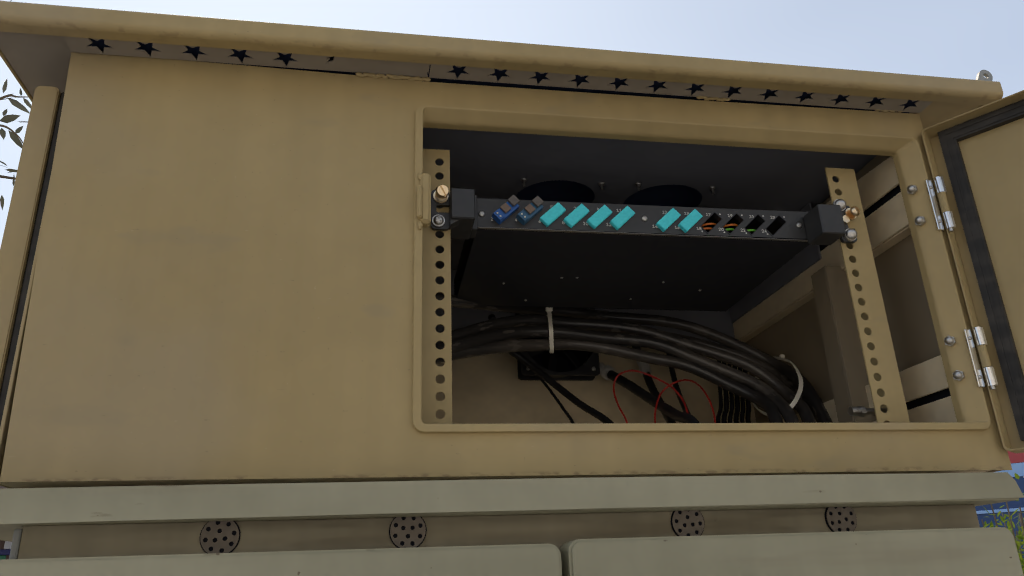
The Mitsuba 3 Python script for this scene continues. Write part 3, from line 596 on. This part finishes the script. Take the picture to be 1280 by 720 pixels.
# shrub on the right
SH = thing('green_shrub', 'yellow green leafy shrub seen past the right end of the ledge', 'shrub')
sb = np.array([3.02, 3.50, -H]); lv = []
for k in range(60):
    a = k * 2.4; R_ = .10 + .5 * rng.random(); tip = sb + np.array([math.cos(a) * R_, math.sin(a) * R_, 1.35 + .60 * rng.random() - .25 * R_])
    s = spline([sb + rng.normal(0, .04, 3) * [1, 1, 0], (sb + tip) / 2 + [0, 0, .12], tip], 8)
    add(SH + '__stem', tube(s, np.linspace(.012, .003, len(s)), 6), 'bark', True)
    for q in range(150):
        t = .3 + .69 * rng.random(); p = s[int(t * (len(s) - 1))] + rng.normal(0, .05, 3); lv.append((p, rng.normal(0, 1, 3) + [0, 0, .5], np.array([0, 0, 1]) + rng.normal(0, .5, 3), .028 + .03 * rng.random(), .006 + .004 * rng.random()))
add(SH + '__foliage', leaves(lv), 'leaf_yellowgreen', False, kind='stuff')
# painted roadside hoarding behind it, facing the cabinet
BD = thing('billboard', 'painted roadside board with red and pale blue bands over dark blue, behind the shrub', 'billboard')
Rb = trimesh.transformations.rotation_matrix(math.radians(-41), [0, 0, 1]); Tb = trimesh.transformations.translation_matrix([6.2, 6.8, 0])
def bd(m): m = m.copy(); m.apply_transform(Tb @ Rb); return m
add(BD + '__panel', bd(rbox(-.75, 2.4, .02, .06, -.55, 1.55, .004)), 'sign_blue', False)
add(BD + '__red_band', bd(rbox(-.749, 2.399, .008, .019, .985, 1.50, .002)), 'sign_red', False)
add(BD + '__pale_band', bd(rbox(-.749, 2.399, .008, .019, .855, .983, .002)), 'sign_pale', False)
arcp = LineString([(.02 + .30 * math.cos(t), .68 + .17 * math.sin(t)) for t in np.linspace(-1.3, 1.5, 16)]).buffer(.022)
add(BD + '__swoosh', bd(prism_y(arcp, .012, .0192)), 'sign_white', False)
add(BD + '__lower_strip', bd(rbox(-.749, 2.399, .008, .019, .535, .565, .002)), 'sign_pale', False)
for x in (-.6, .8, 2.2): add(BD + '__post', bd(rbox(x - .04, x + .04, .062, .14, -H, 1.5, .004)), 'steel_grey', False)
# shop front far on the left
SP = thing('shop_building', 'distant brown shop front with white, navy and green signs, seen left of the lower cabinet', 'building')
Rs = trimesh.transformations.rotation_matrix(math.radians(21.5), [0, 0, 1]); Ts = trimesh.transformations.translation_matrix([-4.5, 11.2, 0])
def sp(m): m = m.copy(); m.apply_transform(Ts @ Rs); return m
add(SP + '__wall', sp(rbox(-5, 2.5, .3, 3.3, -H, 2.0, .01)), 'shop_wall', False)
add(SP + '__awning', sp(rbox(-5.05, 2.55, -.35, .299, .93, 1.05, .01)), 'shop_dark', False)
add(SP + '__roof', sp(rbox(-5.1, 2.6, .2, 3.4, 2.001, 2.12, .01)), 'concrete', False)
add(SP + '__opening', sp(rbox(-3.5, -.06, .28, .2985, -H, .58, .005)), 'shop_dark', False)
add(SP + '__notice', sp(rbox(-.01, .20, .25, .2985, .735, .93, .004)), 'sign_white', False)
add(SP + '__sign', sp(rbox(-2.6, .20, .22, .2985, .660, .728, .004)), 'sign_navy', False, label='navy sign strip')
add(SP + '__sign', sp(rbox(-1.6, .03, .22, .2985, .585, .655, .004)), 'sign_green', False, label='green sign strip')
for x in (-4.4, 1.0): add(SP + '__window', sp(rbox(x, x + .9, .27, .2985, -.4, .55, .005)), 'shop_dark', False)

# added house, unseen behind the viewpoint, bouncing sunlight onto the cabinet's shaded front
P('house_render', lambda p, n, uv: mix((0.64, 0.62, 0.58), (0.74, 0.72, 0.68), fbm(p.x * 0.8, p.y * 0.8, p.z * 0.8, 4)), 0.85, 0.2)
HO = thing('added_house', 'unseen long cream rendered house added across the street to bounce light', 'house')
hw = sbox(-16, -H, 16, 5.0)
WIN = [(-13.5 + 4.5 * k, z) for k in range(7) for z in (-.5, 2.5)]
for x, z in WIN: hw = hw.difference(sbox(x - .6, z, x + .6, z + 1.3))
add(HO + '__wall', prism_y(hw, -11.3, -11.0), 'house_render', False)
add(HO + '__roof', rbox(-16.3, 16.3, -18.0, -10.6, 5.001, 5.2, .02), 'concrete', False)
for x, z in WIN:
    wk = add(HO + '__window', rbox(x - .599, x + .599, -11.25, -11.2, z + .001, z + 1.299, .01), 'shop_dark', False)
    add(wk + '__sill', rbox(x - .7, x + .7, -10.998, -10.88, z - .08, z - .002, .01), 'concrete', False)
